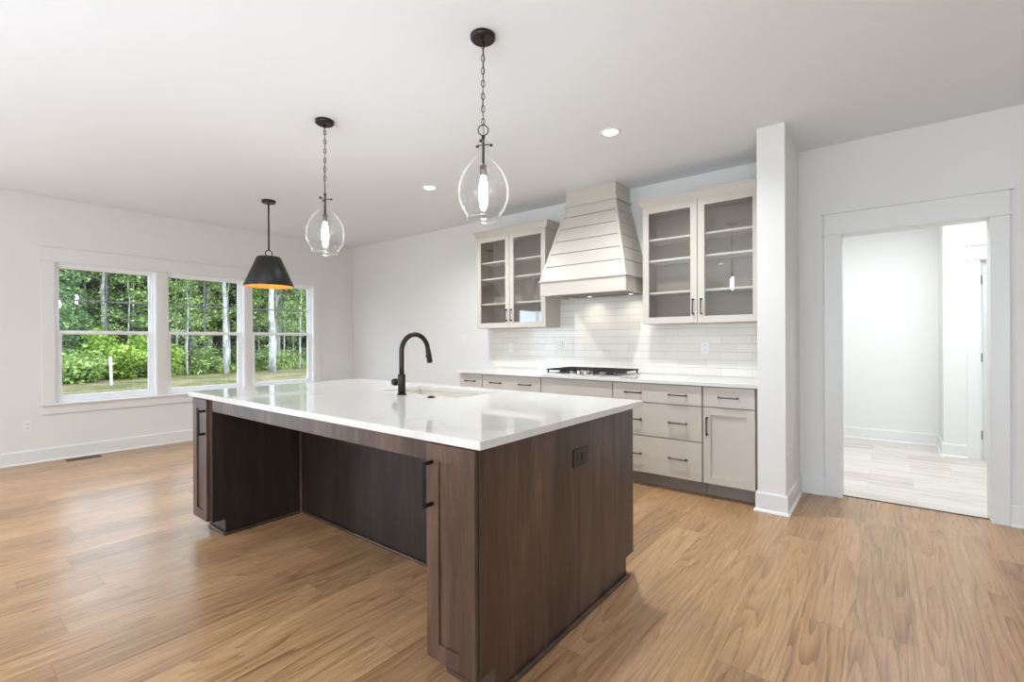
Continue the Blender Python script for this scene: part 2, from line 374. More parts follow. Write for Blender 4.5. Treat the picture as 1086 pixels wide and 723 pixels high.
def lawn():
    m = mat('patchy_lawn', (1, 1, 1, 1), .9, spec=.1); t = NT(m); g = t.n('ShaderNodeNewGeometry')
    mp = t.n('ShaderNodeMapping'); mp.inputs['Scale'].default_value = (1, .55, 1); t.l(g.outputs['Position'], mp.inputs[0])
    a = t.n('ShaderNodeTexNoise', i_Scale=.95, i_Detail=7.0, i_Roughness=.75); t.l(mp.outputs[0], a.inputs['Vector'])
    b = t.n('ShaderNodeTexNoise', i_Scale=9.0, i_Detail=4.0, i_Roughness=.7); t.l(g.outputs['Position'], b.inputs['Vector'])
    k = t.math('ADD', t.math('MULTIPLY', a.outputs[0], .6), t.math('MULTIPLY', b.outputs[0], .45))
    t.l(t.ramp(k, [(.42, srgb(56, 70, 34)), (.49, srgb(82, 88, 50)), (.54, srgb(114, 102, 78)), (.64, srgb(140, 128, 106))]), t.p.inputs['Base Color'])
    return m
M['lawn'] = lawn()

# ================================================================== STRUCTURE
def sbox(name, mat_, label, cat, *boxes):
    b = MB()
    for q in boxes: b.box(*q)
    return struct(b.build(name, mat_), label, cat)
T = .15
sbox('floor', M['floor'], 'oak plank floor of the kitchen and dining room', 'floor', (WX-T, RX+T, BY-T, 4.60, -.12, 0))
sbox('floor_hall', M['hall_tile'], 'pale veined stone tile floor beyond the cased doorway', 'floor', (-1.2, RX+T, 4.60, 7.6, -.12, 0))
sbox('ceiling', M['ceiling'], 'plain white ceiling over kitchen and dining room', 'ceiling', (WX-T-.4, RX+T+.3, BY-T-.3, 8.0, CZ, CZ+.25))
# left (window) wall with three openings and the sliding door opening
SD0, SD1, SDZ = -2.35, -.55, 2.05
ys = [BY-T, SD0, SD1]+[v for w in WO for v in w]+[KY+T]
bx = []
X0, X1 = WX-T, WX
bx += [(X0, X1, BY-T, SD0, 0, CZ), (X0, X1, SD0, SD1, SDZ, CZ), (X0, X1, SD1, WO[0][0], 0, CZ)]
for i, (a, b) in enumerate(WO):
    bx += [(X0, X1, a, b, 0, WZ0-.02), (X0, X1, a, b, WZ1, CZ)]
    nx = WO[i+1][0] if i < 2 else KY+T
    bx += [(X0, X1, b, nx, 0, CZ)]
sbox('wall_left', M['wall'], 'light grey wall holding the row of three windows', 'wall', *bx)
sbox('wall_back', M['wall'], 'light wall behind the range hood and grey cabinets', 'wall', (WX, -.737, KY, KY+T, 0, CZ))
sbox('wall_wing', M['wall'], 'narrow white wall end beside the grey kitchen cabinets', 'wall', (-.737, -.557, 3.839, KY+T, 0, CZ))
OL, OR, OZ = -.2674, .5576, 2.0666
sbox('wall_doorway', M['wall'], 'beige-grey wall with the wide cased doorway', 'wall', (-.557, OL-.02, DY, DY+.12, 0, CZ), (OR+.02, RX+T, DY, DY+.12, 0, CZ), (OL-.02, OR+.02, DY, DY+.12, OZ+.02, CZ))
sbox('wall_right', M['wall'], 'plain side wall right of the camera', 'wall', (RX, RX+T, BY-T, DY, 0, CZ))
rb = []
xs = [(-2.05, -.15), (.75, 2.65)]
px = WX-T
for a, b in xs:
    rb += [(px, a, BY-T, BY, 0, CZ), (a, b, BY-T, BY, 0, .6), (a, b, BY-T, BY, 2.3, CZ)]; px = b
rb += [(px, RX+T, BY-T, BY, 0, CZ)]
sbox('wall_rear', M['wall'], 'rear wall with two window openings behind the camera', 'wall', *rb)
# hall
sbox('wall_hall_back', M['wall'], 'white far wall of the hall seen through the doorway', 'wall', (-1.2, .484, 7.38, 7.5, 0, CZ))
sbox('wall_hall_return', M['wall'], 'white hall wall corner with a cased door', 'wall', (.484, .765, 6.81, 7.5, 0, CZ), (.765, 1.58, 6.81, 6.93, 2.04, CZ), (1.58, RX+T, 6.81, 6.93, 0, CZ))
sbox('wall_hall_left', M['wall'], 'hall end wall left of the doorway', 'wall', (-1.2, -1.08, 4.71, 7.38, 0, CZ))
sbox('wall_hall_right', M['wall'], 'hall end wall right of the doorway', 'wall', (RX, RX+T, 4.655, 6.81, 0, CZ))
sbox('wall_closet', M['wall'], 'closet wall behind the hall door', 'wall', (.765, 1.7, 7.4, 7.5, 0, CZ))

# baseboards with shoe moulding
def baseboard(name, label, runs, h=.138):
    """runs: (axis, a, b, face, sign): axis 0 runs along x on face y; sign = direction into the room"""
    b = MB()
    for ax, a, c, f, s in runs:
        prof = [(0, 0), (.027, 0), (.025, .009), (.016, .017), (.014, .018), (.014, h-.012), (.009, h), (0, h)]
        pts = [(f+s*(p[0]), p[1]) for p in prof]
        if ax == 0: b.prism(pts, 0, a, c)
        else:
            b.prism([(q[0], q[1]) for q in pts], 1, a, c)
    return struct(b.build(name, M['trim']), label, 'baseboard')
baseboard('baseboard_left', 'white baseboard under the row of three windows', [(1, SD1+.1, KY, WX, 1), (1, BY, SD0-.1, WX, 1)])
baseboard('baseboard_back', 'white baseboard along the back wall left of the kitchen', [(0, WX+.027, -3.83, KY, -1)])
def base_path(name, label, paths, h=.138):
    # paths run with the room on their right-hand side
    b = MB(); prof = [(0, 0), (.027, 0), (.025, .009), (.016, .017), (.014, .018), (.014, h-.012), (.009, h), (0, h)]; n = len(prof)
    for pth in paths:
        P_ = [Vector(p) for p in pth]; rings = []
        for i, p in enumerate(P_):
            ds = []
            if i > 0: ds.append((p-P_[i-1]).normalized())
            if i < len(P_)-1: ds.append((P_[i+1]-p).normalized())
            ns = [Vector((d.y, -d.x)) for d in ds]
            m_ = ns[0] if len(ns) == 1 else (ns[0]+ns[1])/(1+ns[0].dot(ns[1]))
            rings.append([(p.x+m_.x*o, p.y+m_.y*o, z) for o, z in prof])
        vs = [v for r_ in rings for v in r_]; fs = [tuple(range(n)), tuple(range(len(vs)-1, len(vs)-n-1, -1))]
        for i in range(len(rings)-1):
            for k in range(n): fs.append((i*n+k, i*n+(k+1) % n, (i+1)*n+(k+1) % n, (i+1)*n+k))
        b.add(vs, fs)
    return struct(b.build(name, M['trim']), label, 'baseboard')
base_path('baseboard_wing', 'white baseboard wrapping the narrow wall end', [[(-.737, 3.862), (-.737, 3.839), (-.557, 3.839), (-.557, DY), (-.384, DY)]])
base_path('baseboard_doorway', 'white baseboard on the doorway wall beside the casing', [[(.6503, DY), (RX, DY)]])
baseboard('baseboard_right', 'white baseboard on the side wall right of the camera', [(1, BY, DY-.03, RX, -1)])
baseboard('baseboard_rear', 'white baseboard behind the camera', [(0, WX+.03, RX-.03, BY, 1)])
base_path('baseboard_hall', 'white baseboard in the hall beyond the doorway', [[(-1.08, 7.38), (.484, 7.38), (.484, 6.81), (.665, 6.81)]])

# casing around the three windows
CL, CR = .858, 3.970
b = MB(); t0 = WX+.02
b.box(WX, t0, CL, WO[0][0], WZ0, WZ1); b.box(WX, t0, WO[2][1], CR, WZ0, WZ1)
b.box(WX, t0, WO[0][1], WO[1][0], WZ0, WZ1); b.box(WX, t0, WO[1][1], WO[2][0], WZ0, WZ1)
b.box(WX, t0+.008, CL-.012, CR+.012, WZ1, WZ1+.014)
b.box(WX, t0, CL, CR, WZ1+.014, 2.255)
b.box(WX, t0+.014, CL-.016, CR+.016, 2.255, 2.272)
b.box(WX-.08, WX+.045, CL-.018, CR+.018, .582, WZ0)
b.box(WX, t0, CL, CR, .49, .582)
struct(b.build('trim_1', M['trim'], bevel=.0015), 'white casing, sill and header around the three windows', 'window trim')
# doorway casing
b = MB(); f0 = DY-.02
b.box(-.384, OL, f0, DY, 0, OZ); b.box(OR, .6503, f0, DY, 0, OZ)
b.box(-.396, .662, f0-.008, DY, OZ, OZ+.014)
b.box(-.384, .6503, f0, DY, OZ+.014, 2.234); b.box(-.40, .666, f0-.014, DY, 2.234, 2.252)
b.box(OL-.02, OL, DY, DY+.12, 0, OZ+.02); b.box(OR, OR+.02, DY, DY+.12, 0, OZ+.02); b.box(OL, OR, DY, DY+.12, OZ, OZ+.02)
b.box(-.384, OL, DY+.12, DY+.14, 0, OZ); b.box(OR, .6503, DY+.12, DY+.14, 0, OZ); b.box(-.384, .65, DY+.12, DY+.14, OZ, 2.234)
struct(b.build('trim_2', M['trim'], bevel=.0015), 'white casing with capped header around the wide doorway', 'door trim')
b = MB(); y1 = 6.81
b.box(.665, .765, y1-.02, y1, 0, 2.07); b.box(1.58, 1.68, y1-.02, y1, 0, 2.07)
b.box(.652, 1.692, y1-.03, y1, 2.056, 2.07); b.box(.665, 1.68, y1-.02, y1, 2.07, 2.205); b.box(.65, 1.694, y1-.036, y1, 2.205, 2.22)
struct(b.build('trim_3', M['trim'], bevel=.0015), 'white casing of the narrow hall door seen through the doorway', 'door trim')
sbox('trim_4', M['bronze'], 'thin dark transition strip at the doorway threshold', 'floor trim', (OL, OR, 4.592, 4.606, 0, .005))
# hall door, standing slightly ajar
d = thing('door_1', (.785, 6.87, 0), 'narrow sliver of the white hall door', 'door', kind='structure')
MB().box(.787, 1.57, 6.85, 6.888, .012, 2.035).build('door_slab', M['trim'], d, .002)
for z in (.25, 1.05, 1.85): MB().lathe((.781, 6.842, z), [(.005, -.045), (.005, .045)], 8).build('hinge', M['steel_dark'], d)

# ------------------------------------------------------------------ windows
def window(name, y0, y1, z0, z1, label):
    w = thing(name, (WX-.1, (y0+y1)/2, z0), label, 'window', kind='structure')
    xo, xi = WX-T+.01, WX-.055          # outer frame depth
    b = MB(); fwd = .032
    # jamb liner
    for q in ((WX-.055, WX, y0, y0+.012, z0, z1), (WX-.055, WX, y1-.012, y1, z0, z1), (WX-.055, WX, y0, y1, z1-.012, z1)): b.box(*q)
    b.box(xo, xi, y0, y0+fwd, z0, z1); b.box(xo, xi, y1-fwd, y1, z0, z1); b.box(xo, xi, y0+fwd, y1-fwd, z1-fwd, z1); b.box(xo, xi, y0+fwd, y1-fwd, z0, z0+fwd)
    b.build('window_frame', M['vinyl'], w, .0015)
    zm = 1.355; a, c = y0+fwd, y1-fwd
    def sash(nm, x0, x1, za, zb, bot, top, st):
        s = MB(); s.box(x0, x1, a, a+st, za, zb); s.box(x0, x1, c-st, c, za, zb); s.box(x0, x1, a+st, c-st, za, za+bot); s.box(x0, x1, a+st, c-st, zb-top, zb)
        o = s.build(nm, M['vinyl'], w, .001)
        xm = (x0+x1)/2
        MB().box(xm-.002, xm+.002, a+st, c-st, za+bot, zb-top).build('pane', M['glass'], o)
        return o, xm, (a+st, c-st, za+bot, zb-top)
    o, xm, (ga, gb, gz0, gz1) = sash('upper_sash', WX-.118, WX-.09, zm-.02, z1-fwd, .034, .016, .018)
    g = MB(); g.box(xm+.004, xm+.010, ga, gb, (gz0+gz1)/2-.008, (gz0+gz1)/2+.008); g.box(xm+.004, xm+.010, (ga+gb)/2-.008, (ga+gb)/2+.008, gz0, gz1)
    g.build('muntin', M['muntin'], o)
    o, xm, _ = sash('lower_sash', WX-.088, WX-.06, z0+fwd, zm+.022, .042, .034, .034)
    MB().box(WX-.06, WX-.045, (a+c)/2-.13, (a+c)/2-.08, zm+.012, zm+.026).box(WX-.06, WX-.045, (a+c)/2+.08, (a+c)/2+.13, zm+.012, zm+.026).build('sash_lock', M['vinyl'], o, .001)
M['muntin'] = mat('grey_blue_muntin', srgb(150, 160, 168), .5)
window('window_1', *WO[0], WZ0, WZ1, 'leftmost of the three double-hung windows, with a bright bush outside')
window('window_2', *WO[1], WZ0, WZ1, 'middle one of the three double-hung windows')
window('window_3', *WO[2], WZ0, WZ1, 'rightmost of the three double-hung windows, nearest the corner')
# sliding glass door on the window wall, left of the frame
d = thing('door_2', (WX-.08, (SD0+SD1)/2, 0), 'sliding glass door on the window wall, behind the camera', 'door', kind='structure')
b = MB(); ym = (SD0+SD1)/2
for q in ((SD0, SD0+.07, 0, SDZ), (SD1-.07, SD1, 0, SDZ), (ym-.05, ym+.05, .08, SDZ-.07), (SD0+.07, SD1-.07, 0, .08), (SD0+.07, SD1-.07, SDZ-.07, SDZ)): b.box(WX-.12, WX-.06, *q)
b.box(WX, WX+.02, SD0-.1, SD0, 0, SDZ); b.box(WX, WX+.02, SD1, SD1+.1, 0, SDZ); b.box(WX, WX+.02, SD0-.1, SD1+.1, SDZ, SDZ+.16)
b.build('door_frame', M['trim'], d)
MB().box(WX-.092, WX-.088, SD0+.07, SD1-.07, .08, SDZ-.07).build('pane', M['glass'], d)
for i, (a, c) in enumerate(xs):  # assumed rear windows, put in to bring more light into the room
    w = thing('window_%d' % (4+i), ((a+c)/2, BY-.1, .6), ['rear window behind the camera, nearer the dining end', 'rear window behind the camera, at the right'][i], 'window', kind='structure')
    b = MB(); mx_ = (a+c)/2
    for q in ((a, a+.06, .6, 2.3), (c-.06, c, .6, 2.3), (mx_-.04, mx_+.04, .66, 2.24), (a+.06, c-.06, .6, .66), (a+.06, c-.06, 2.24, 2.3), (a+.06, c-.06, 1.43, 1.48)): b.box(q[0], q[1], BY-.12, BY-.06, q[2], q[3])
    b.build('window_frame', M['vinyl'], w)
    MB().box(a+.06, c-.06, BY-.092, BY-.088, .66, 2.24).build('pane', M['glass'], w)

# ================================================================== KITCHEN ISLAND
BX0, BX1, BYF, BYB, IBY, IDY = -3.6254, -1.0769, 1.1864, 2.4242, 1.7845, 1.1665
SF, TKD = .884, 2.3305
isl = thing('kitchen_island', ((BX0+BX1)/2, 1.8, 0), 'dark brown wooden kitchen island with open seating recess', 'kitchen island')
W_ = M['wood']
# cabinet carcass toward the kitchen side
b = MB(); b.box(BX0+.02, BX1-.02, IBY, BYB-.022, .1, .66); b.box(BX0+.02, -2.78, IBY, BYB-.022, .66, SF); b.box(-1.9, BX1-.02, IBY, BYB-.022, .66, SF)
b.box(-2.78, -1.9, IBY, 1.9, .66, SF); b.box(BX0+.04, BX1-.02, IBY+.02, TKD, 0, .1)
b.build('cabinet_body', W_, isl)
# end panels with toe notches
def panel(name, x0, x1, mt):
    pts = [(BYF, .10), (1.262, .10), (1.262, 0), (TKD, 0), (TKD, .10), (BYB, .10), (BYB, SF), (BYF, SF)]
    return MB().prism(pts, 0, x0, x1).build(name, mt, isl, .001)
panel('end_panel', BX1-.018, BX1, W_)
panel('end_panel', BX0, BX0+.018, W_)
# seating-recess back panel and side cheeks
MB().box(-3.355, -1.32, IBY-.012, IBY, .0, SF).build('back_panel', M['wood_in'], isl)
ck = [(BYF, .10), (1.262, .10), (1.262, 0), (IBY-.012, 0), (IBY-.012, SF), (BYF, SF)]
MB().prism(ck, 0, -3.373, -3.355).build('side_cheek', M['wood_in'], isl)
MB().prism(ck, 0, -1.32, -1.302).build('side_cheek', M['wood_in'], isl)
# end cabinets
for x0, x1 in ((BX0+.018, -3.373), (-1.302, BX1-.018)):
    b = MB(); b.box(x0, x1, BYF, IBY, .10, SF); b.box(x0, x1, 1.262, IBY, 0, .10); b.build('end_cabinet', W_, isl)
MB().box(-3.373, -1.302, BYF, BYF+.02, .806, SF).build('apron_rail', W_, isl, .001)
def shaker(b, x0, x1, z0, z1, yf, yb, st, rl, rec=.009, rt_=None, st2=None):
    rt_ = rt_ or rl; st2 = st2 or st
    b.box(x0, x0+st, yf, yb, z0, z1); b.box(x1-st2, x1, yf, yb, z0, z1)
    b.box(x0+st, x1-st2, yf, yb, z0, z0+rl); b.box(x0+st, x1-st2, yf, yb, z1-rt_, z1)
    b.box(x0+st, x1-st2, yf+rec, yb, z0+rl, z1-rt_); return b
def bar_pull(parent, p0, p1, nrm, mt, r=.005, sq=True, post=.015):
    """bar from p0 to p1 (on the face), standing off along nrm"""
    p0, p1, n_ = Vector(p0), Vector(p1), Vector(nrm); d_ = (p1-p0).normalized(); b = MB()
    q0, q1 = p0+n_, p1+n_
    b.tube([q0-d_*r, q1+d_*r], r, 4 if sq else 8, smooth=not sq)
    for p in (p0, p1): b.tube([p, p+n_*.55, p+n_*1.02], [post*.55, post*.5, post*.45], 8)
    return b.build('handle', mt, parent, .0008)
dr = shaker(MB(), BX0+.002, -3.393, .10, .877, IDY, BYF, .064, .062).build('door', W_, isl, .0012)
bar_pull(dr, (-3.418, IDY, .66), (-3.418, IDY, .805), (0, -.038, 0), M['black'], .0085)
dr = shaker(MB(), -1.319, -1.0795, .10, .877, IDY, BYF-.004, .062, .062, st2=.0705).build('door', W_, isl, .0012)
bar_pull(dr, (-1.288, IDY, .66), (-1.288, IDY, .81), (0, -.038, 0), M['black'], .0085)
MB().box(-3.355, -3.337, IBY-.030, IBY-.012, 0, .806).build('corner_moulding', W_, isl, .004)
# shoe moulding
b = MB(); q = .018
b.box(BX1, BX1+q, 1.262, TKD+.012, 0, q); b.build('shoe_moulding', W_, isl, .006)
b = MB(); b.box(-3.355, -3.355+q, 1.262-q, IBY-.03, 0, q); b.build('shoe_moulding', W_, isl, .006)
b = MB(); b.box(BX0-.0+.02, -3.355, 1.262-q, 1.262, 0, q); b.build('shoe_moulding', W_, isl, .006)
b = MB(); b.box(-1.302, BX1, 1.262-q, 1.262, 0, q); b.build('shoe_moulding', W_, isl, .006)
b = MB(); b.box(-3.355, -1.32, IBY-.012-q, IBY-.012, 0, q); b.build('shoe_moulding', W_, isl, .006)
# kitchen-side fronts
fx = [BX0+.022, -3.02, -2.72, -1.96, -1.52, BX1-.022]
for i in range(5):
    x0, x1 = fx[i]+.002, fx[i+1]-.002
    b = MB(); shaker(b, x0, x1, .104, .877, BYB-.02, BYB, .06, .06, rec=.0)
    o = b.build('door', W_, isl, .001); bar_pull(o, ((x0+x1)/2-.07, BYB, .8), ((x0+x1)/2+.07, BYB, .8), (0, .034, 0), M['black'], .0055)

# island worktop with sink cut-out
def slab_with_hole(x0, x1, y0, y1, z0, z1, h):
    b = MB(); a, c, e, g = h
    b.v = []; V = []
    for z in (z0, z1):
        V += [(x0,y0,z),(x1,y0,z),(x1,y1,z),(x0,y1,z),(a,e,z),(c,e,z),(c,g,z),(a,g,z)]
    fs = []
    for o_ in (0, 8):
        fs += [(o_, o_+1, o_+5, o_+4), (o_+1, o_+2, o_+6, o_+5), (o_+2, o_+3, o_+7, o_+6), (o_+3, o_, o_+4, o_+7)]
    for i in range(4):
        j = (i+1) % 4; fs += [(i, j, j+8, i+8), (i+4, j+4, j+12, i+12)]
    return b.add(V, fs)
SX0, SX1, SY0, SY1 = -2.71, -1.955, 1.975, 2.345
o = slab_with_hole(-3.6864, -1.0484, 1.1601, 2.4907, .884, .914, (SX0, SX1, SY0, SY1)).build('island_worktop', M['quartz'], bevel=.002)
tag(o, 'white quartz slab top lying on the dark brown island', 'worktop')
# sink
b = MB(); sx0, sx1, sy0, sy1, zb, th = SX0-.006, SX1+.006, SY0-.006, SY1+.006, .684, .012
b.box(sx0-th, sx0, sy0-th, sy1+th, zb, .883); b.box(sx1, sx1+th, sy0-th, sy1+th, zb, .883)
b.box(sx0, sx1, sy0-th, sy0, zb, .883); b.box(sx0, sx1, sy1, sy1+th, zb, .883); b.box(sx0-th, sx1+th, sy0-th, sy1+th, zb-th, zb)
sk_ = thing('sink', ((SX0+SX1)/2, (SY0+SY1)/2, zb), 'cream undermount sink set into the island top', 'sink')
b.build('basin', M['sink'], sk_, .004)
MB().lathe(((SX0+SX1)/2, (SY0+SY1)/2, zb), [(.001, .004), (.03, .003), (.045, .006), (.05, .001)], 20).build('drain', M['steel'], sk_)
# faucet
fx_, fy_ = -2.356, 1.887
fa = thing('kitchen_faucet', (fx_, fy_, .914), 'dark bronze gooseneck pull-down faucet standing by the island sink', 'faucet')
MB().lathe((fx_, fy_, .914), [(.030, 0), (.030, .006), (.024, .008)], 24).build('base_ring', M['bronze'], fa)
MB().lathe((fx_, fy_, .914), [(.0235, .006), (.0235, .124), (.021, .127)], 24).build('body', M['bronze'], fa)
R_ = .108; zt = 1.30-.012-R_
pts = [(fx_, fy_, 1.03), (fx_, fy_, 1.10), (fx_, fy_, zt)]
for k in range(1, 15):
    a = PI*k/14*.97; pts.append((fx_, fy_+R_-R_*math.cos(a), zt+R_*math.sin(a)))
e0 = Vector(pts[-1]); dn = (Vector(pts[-1])-Vector(pts[-2])).normalized()
MB().tube(pts+[e0+dn*.01], .0155, 14).build('spout', M['bronze'], fa)
MB().tube([e0+dn*.004, e0+dn*.03, e0+dn*.085, e0+dn*.088], [.0165, .018, .0195, .0165], 14).build('spray_head', M['bronze'], fa)
pb = e0+dn*.045; MB().tube([pb+Vector((0, -.016, 0)), pb+Vector((0, -.023, 0))], .008, 8).build('spray_button', M['black'], fa)
kn = MB(); kd = Vector((-1, -.15, 0)).normalized(); c0 = Vector((fx_, fy_, .99))
kn.tube([c0+kd*.02, c0+kd*.046], .009, 12); kn.tube([c0+kd*.042, c0+kd*.045, c0+kd*.066, c0+kd*.069], [.019, .0225, .0225, .019], 20); kn.build('handle_knob', M['bronze'], fa)
MB().lathe((-2.096, 1.896, .914), [(.024, 0), (.024, .004), (.017, .006), (.016, .010), (.001, .011)], 22).build('air_switch', M['bronze'])
tag(bpy.data.objects['air_switch'], 'round dark air-switch button on island top near faucet', 'button')
# island outlet
def outlet(name, c, axis, sgn, w, h, label, kind_, mt=None, horizontal=False, cat=None):
    """c = centre of the plate on the surface; axis = normal axis"""
    mt = mt or M['plastic']; dk = M['slot'] if mt is M['plastic'] else M['black']
    t = thing(name, c, label, cat or ('switch' if kind_ == 'switch' else 'outlet'))
    def bb(u0, u1, z0, z1, d0, d1):
        u0 += 0; b = MB()
        if axis == 0: b.box(c[0]+sgn*d0, c[0]+sgn*d1, c[1]+u0, c[1]+u1, c[2]+z0, c[2]+z1)
        else: b.box(c[0]+u0, c[0]+u1, c[1]+sgn*d0, c[1]+sgn*d1, c[2]+z0, c[2]+z1)
        return b
    bb(-w/2, w/2, -h/2, h/2, 0, .006).build('plate', mt, t, .0015)
    if kind_ == 'switch': bb(-.016, .016, -.033, .033, .006, .010).build('rocker', mt, t, .001)
    else:
        for s in (-1, 1):
            q = (s*.021-.017, s*.021+.017, -.014, .014) if horizontal else (-.017, .017, s*.021-.014, s*.021+.014)
            f = bb(*q, .006, .0085).build('socket', mt, t, .001)
            mu, mz = (q[0]+q[1])/2, (q[2]+q[3])/2
            e = bb(mu-.008, mu-.0055, mz-.005, mz+.005, .0085, .0089)
            e2 = bb(mu+.0055, mu+.008, mz-.005, mz+.005, .0085, .0089); e.add(e2.v, e2.f); e.build('slot', dk, f)
    return t
outlet('outlet', (BX1, 1.858, .725), 0, 1, .125, .078, 'dark brown outlet plate on the end panel of the island', 'outlet', M['brown_plastic'], True)

# ================================================================== BASE CABINETS
FY, BFY, BBY = 3.865, 3.885, 4.545
G = M['greige']
units = [(-3.80, -3.457, 'small'), (-3.453, -2.682, 'drawers'), (-2.678, -1.907, 'cooktop'), (-1.903, -1.137, 'drawers'), (-1.133, -.757, 'small')]
ulab = ['leftmost grey base cabinet, one short drawer over a door', 'grey three-drawer base cabinet left of the cooktop', 'grey base cabinet with plain panel under the cooktop', 'grey three-drawer base cabinet right of the cooktop', 'grey base cabinet with one drawer and door beside the white wall end']
for (x0, x1, kd_), lb in zip(units, ulab):
    t = thing('base_cabinet', ((x0+x1)/2, (BFY+BBY)/2, 0), lb, 'cabinet', 'grey base cabinets along the back wall')
    MB().box(x0, x1, BFY, BBY, .115, .8835).build('body', M['greige_in'] if kd_ == 'x' else M['kick'], t)
    MB().box(x0, x1, 3.982, BBY, 0, .115).build('toe_kick', M['kick'], t)
    g = .003; a, c = x0+g, x1-g
    def front(nm, z0, z1, handles, shk=False):
        b = MB()
        if shk: shaker(b, a, c, z0, z1, FY, BFY, .057, .057, rec=.012)
        else: b.box(a, c, FY, BFY, z0, z1)
        o = b.build(nm, G, t, .0012)
        for hx, hz, vert in handles:
            if vert: bar_pull(o, (hx, FY, hz-.065), (hx, FY, hz+.065), (0, -.03, 0), M['bronze'], .0058)
            else: bar_pull(o, (hx-.068, FY, hz), (hx+.068, FY, hz), (0, -.03, 0), M['bronze'], .0058)
        return o
    w = x1-x0
    if kd_ == 'drawers':
        hs = (x0+w*.25, x0+w*.75)
        front('drawer', .720, .876, [(h, .798, False) for h in hs]); front('drawer', .437, .712, [(h, .571, False) for h in hs]); front('drawer', .122, .429, [(h, .28, False) for h in hs])
    elif kd_ == 'cooktop':
        front('top_panel', .720, .876, [])
        m_ = (a+c)/2
        for p, q_ in ((a, m_-.002), (m_+.002, c)):
            o = shaker(MB(), p, q_, .122, .712, FY, BFY, .057, .057, rec=.012).build('door', G, t, .0012)
            hx = m_-.035 if p == a else m_+.035
            bar_pull(o, (hx, FY, .53), (hx, FY, .66), (0, -.03, 0), M['bronze'], .0058)
    else:
        front('drawer', .724, .876, [((x0+x1)/2, .802, False)]); front('door', .122, .716, [(x0+.035, .57, True)], True)
# filler strip beside the wall end
o = MB().box(-.755, -.738, BFY, BBY, 0, .8835).build('cabinet_filler', M['kick']); tag(o, 'narrow grey filler strip between last base cabinet and wall end', 'cabinet')
o = MB().box(-3.822, -.7385, 3.8412, 4.544, .884, .914).build('counter_worktop', M['quartz'], bevel=.002)
tag(o, 'long white quartz worktop on the grey base cabinets', 'worktop')
# backsplash
b = MB(); b.box(-3.88, -.7385, KY-.010, KY-.001, .9145, 1.392); b.box(-2.885, -1.793, KY-.010, KY-.001, 1.392, 1.699)
tag(b.build('backsplash', M['tile']), 'white glossy subway tile backsplash above the long worktop', 'backsplash')

# ================================================================== COOKTOP
ct = thing('gas_cooktop', (-2.29, 4.24, .914), 'stainless gas cooktop with black grates on the long worktop', 'cooktop')
cx0, cx1, cy0, cy1 = -2.70, -1.895, 3.955, 4.46
MB().box(cx0, cx1, cy0, cy1, .914, .924).build('tray', M['steel'], ct, .003)
gx = [cx0+.015, cx0+.275, cx1-.275, cx1-.015]
for i in range(3):
    a, c = gx[i]+.003, gx[i+1]-.003; ya, yb = (cy0+.02 if i != 1 else cy0+.14), cy1-.02
    b = MB(); r = .006; z = .950
    for y in (ya, yb): b.box(a, c, y-r, y+r, z, z+.012)
    for x in (a, c-0.0): b.box(x-r, x+r, ya, yb, z, z+.012)
    for k in range(1, 4):
        y = ya+(yb-ya)*k/4; b.box(a, c, y-.004, y+.004, z, z+.012)
    b.box((a+c)/2-.004, (a+c)/2+.004, ya, yb, z, z+.012)
    for x in (a+.01, c-.01):
        for y in (ya+.01, yb-.01): b.box(x-.007, x+.007, y-.007, y+.007, .924, z)
    b.build('grate', M['iron'], ct, .0015)
    for y in ((ya+.11, yb-.10) if i != 1 else ((ya+yb)/2,)):
        MB().lathe(((a+c)/2, y, .924), [(.05, 0), (.048, .008), (.034, .010), (.034, .018), (.001, .020)], 20).build('burner', M['iron'], ct)
for x in (-2.425, -2.345, -2.265, -2.185):
    k = MB(); k.lathe((x, 4.02, .924), [(.022, 0), (.022, .004), (.017, .006), (.016, .026), (.001, .027)], 18); k.box(x-.003, x+.003, 4.005, 4.035, .950, .956)
    k.build('knob', M['steel'], ct)

# ================================================================== UPPER CABINETS
UF, UBK, UZ0, UZ1 = 4.259, 4.556, 1.3935, 2.475
def crown(b, x0, x1, left, right):
    z0, z1, o_ = UZ1, 2.552, .036
    prof = [(0, 0), (.012, 0), (.014, .012), (.030, .052), (o_, .058), (o_, .077), (0, .077)]
    def ring(xa, xb, ya, dl, dr_):
        pass
    # front run mitred into its returns
    def pt(off, z, side):
        if side == 'fl': return (x0-(off if left else 0), UF+.02-off, z0+z)
        if side == 'fr': return (x1+(off if right else 0), UF+.02-off, z0+z)
        if side == 'bl': return (x0-off, UBK, z0+z)
        return (x1+off, UBK, z0+z)
    def run(s1, s2):
        n = len(prof); vs = [pt(o, z, s1) for o, z in prof]+[pt(o, z, s2) for o, z in prof]
        b.add(vs, [tuple(range(n)), tuple(range(2*n-1, n-1, -1))]+[(i, i+n, (i+1) % n+n, (i+1) % n) for i in range(n)])
    run('fl', 'fr')
    if left: run('bl', 'fl')
    if right: run('fr', 'br')
    b.box(x0, x1, UF+.02, UBK, z0+.0, z0+.015)
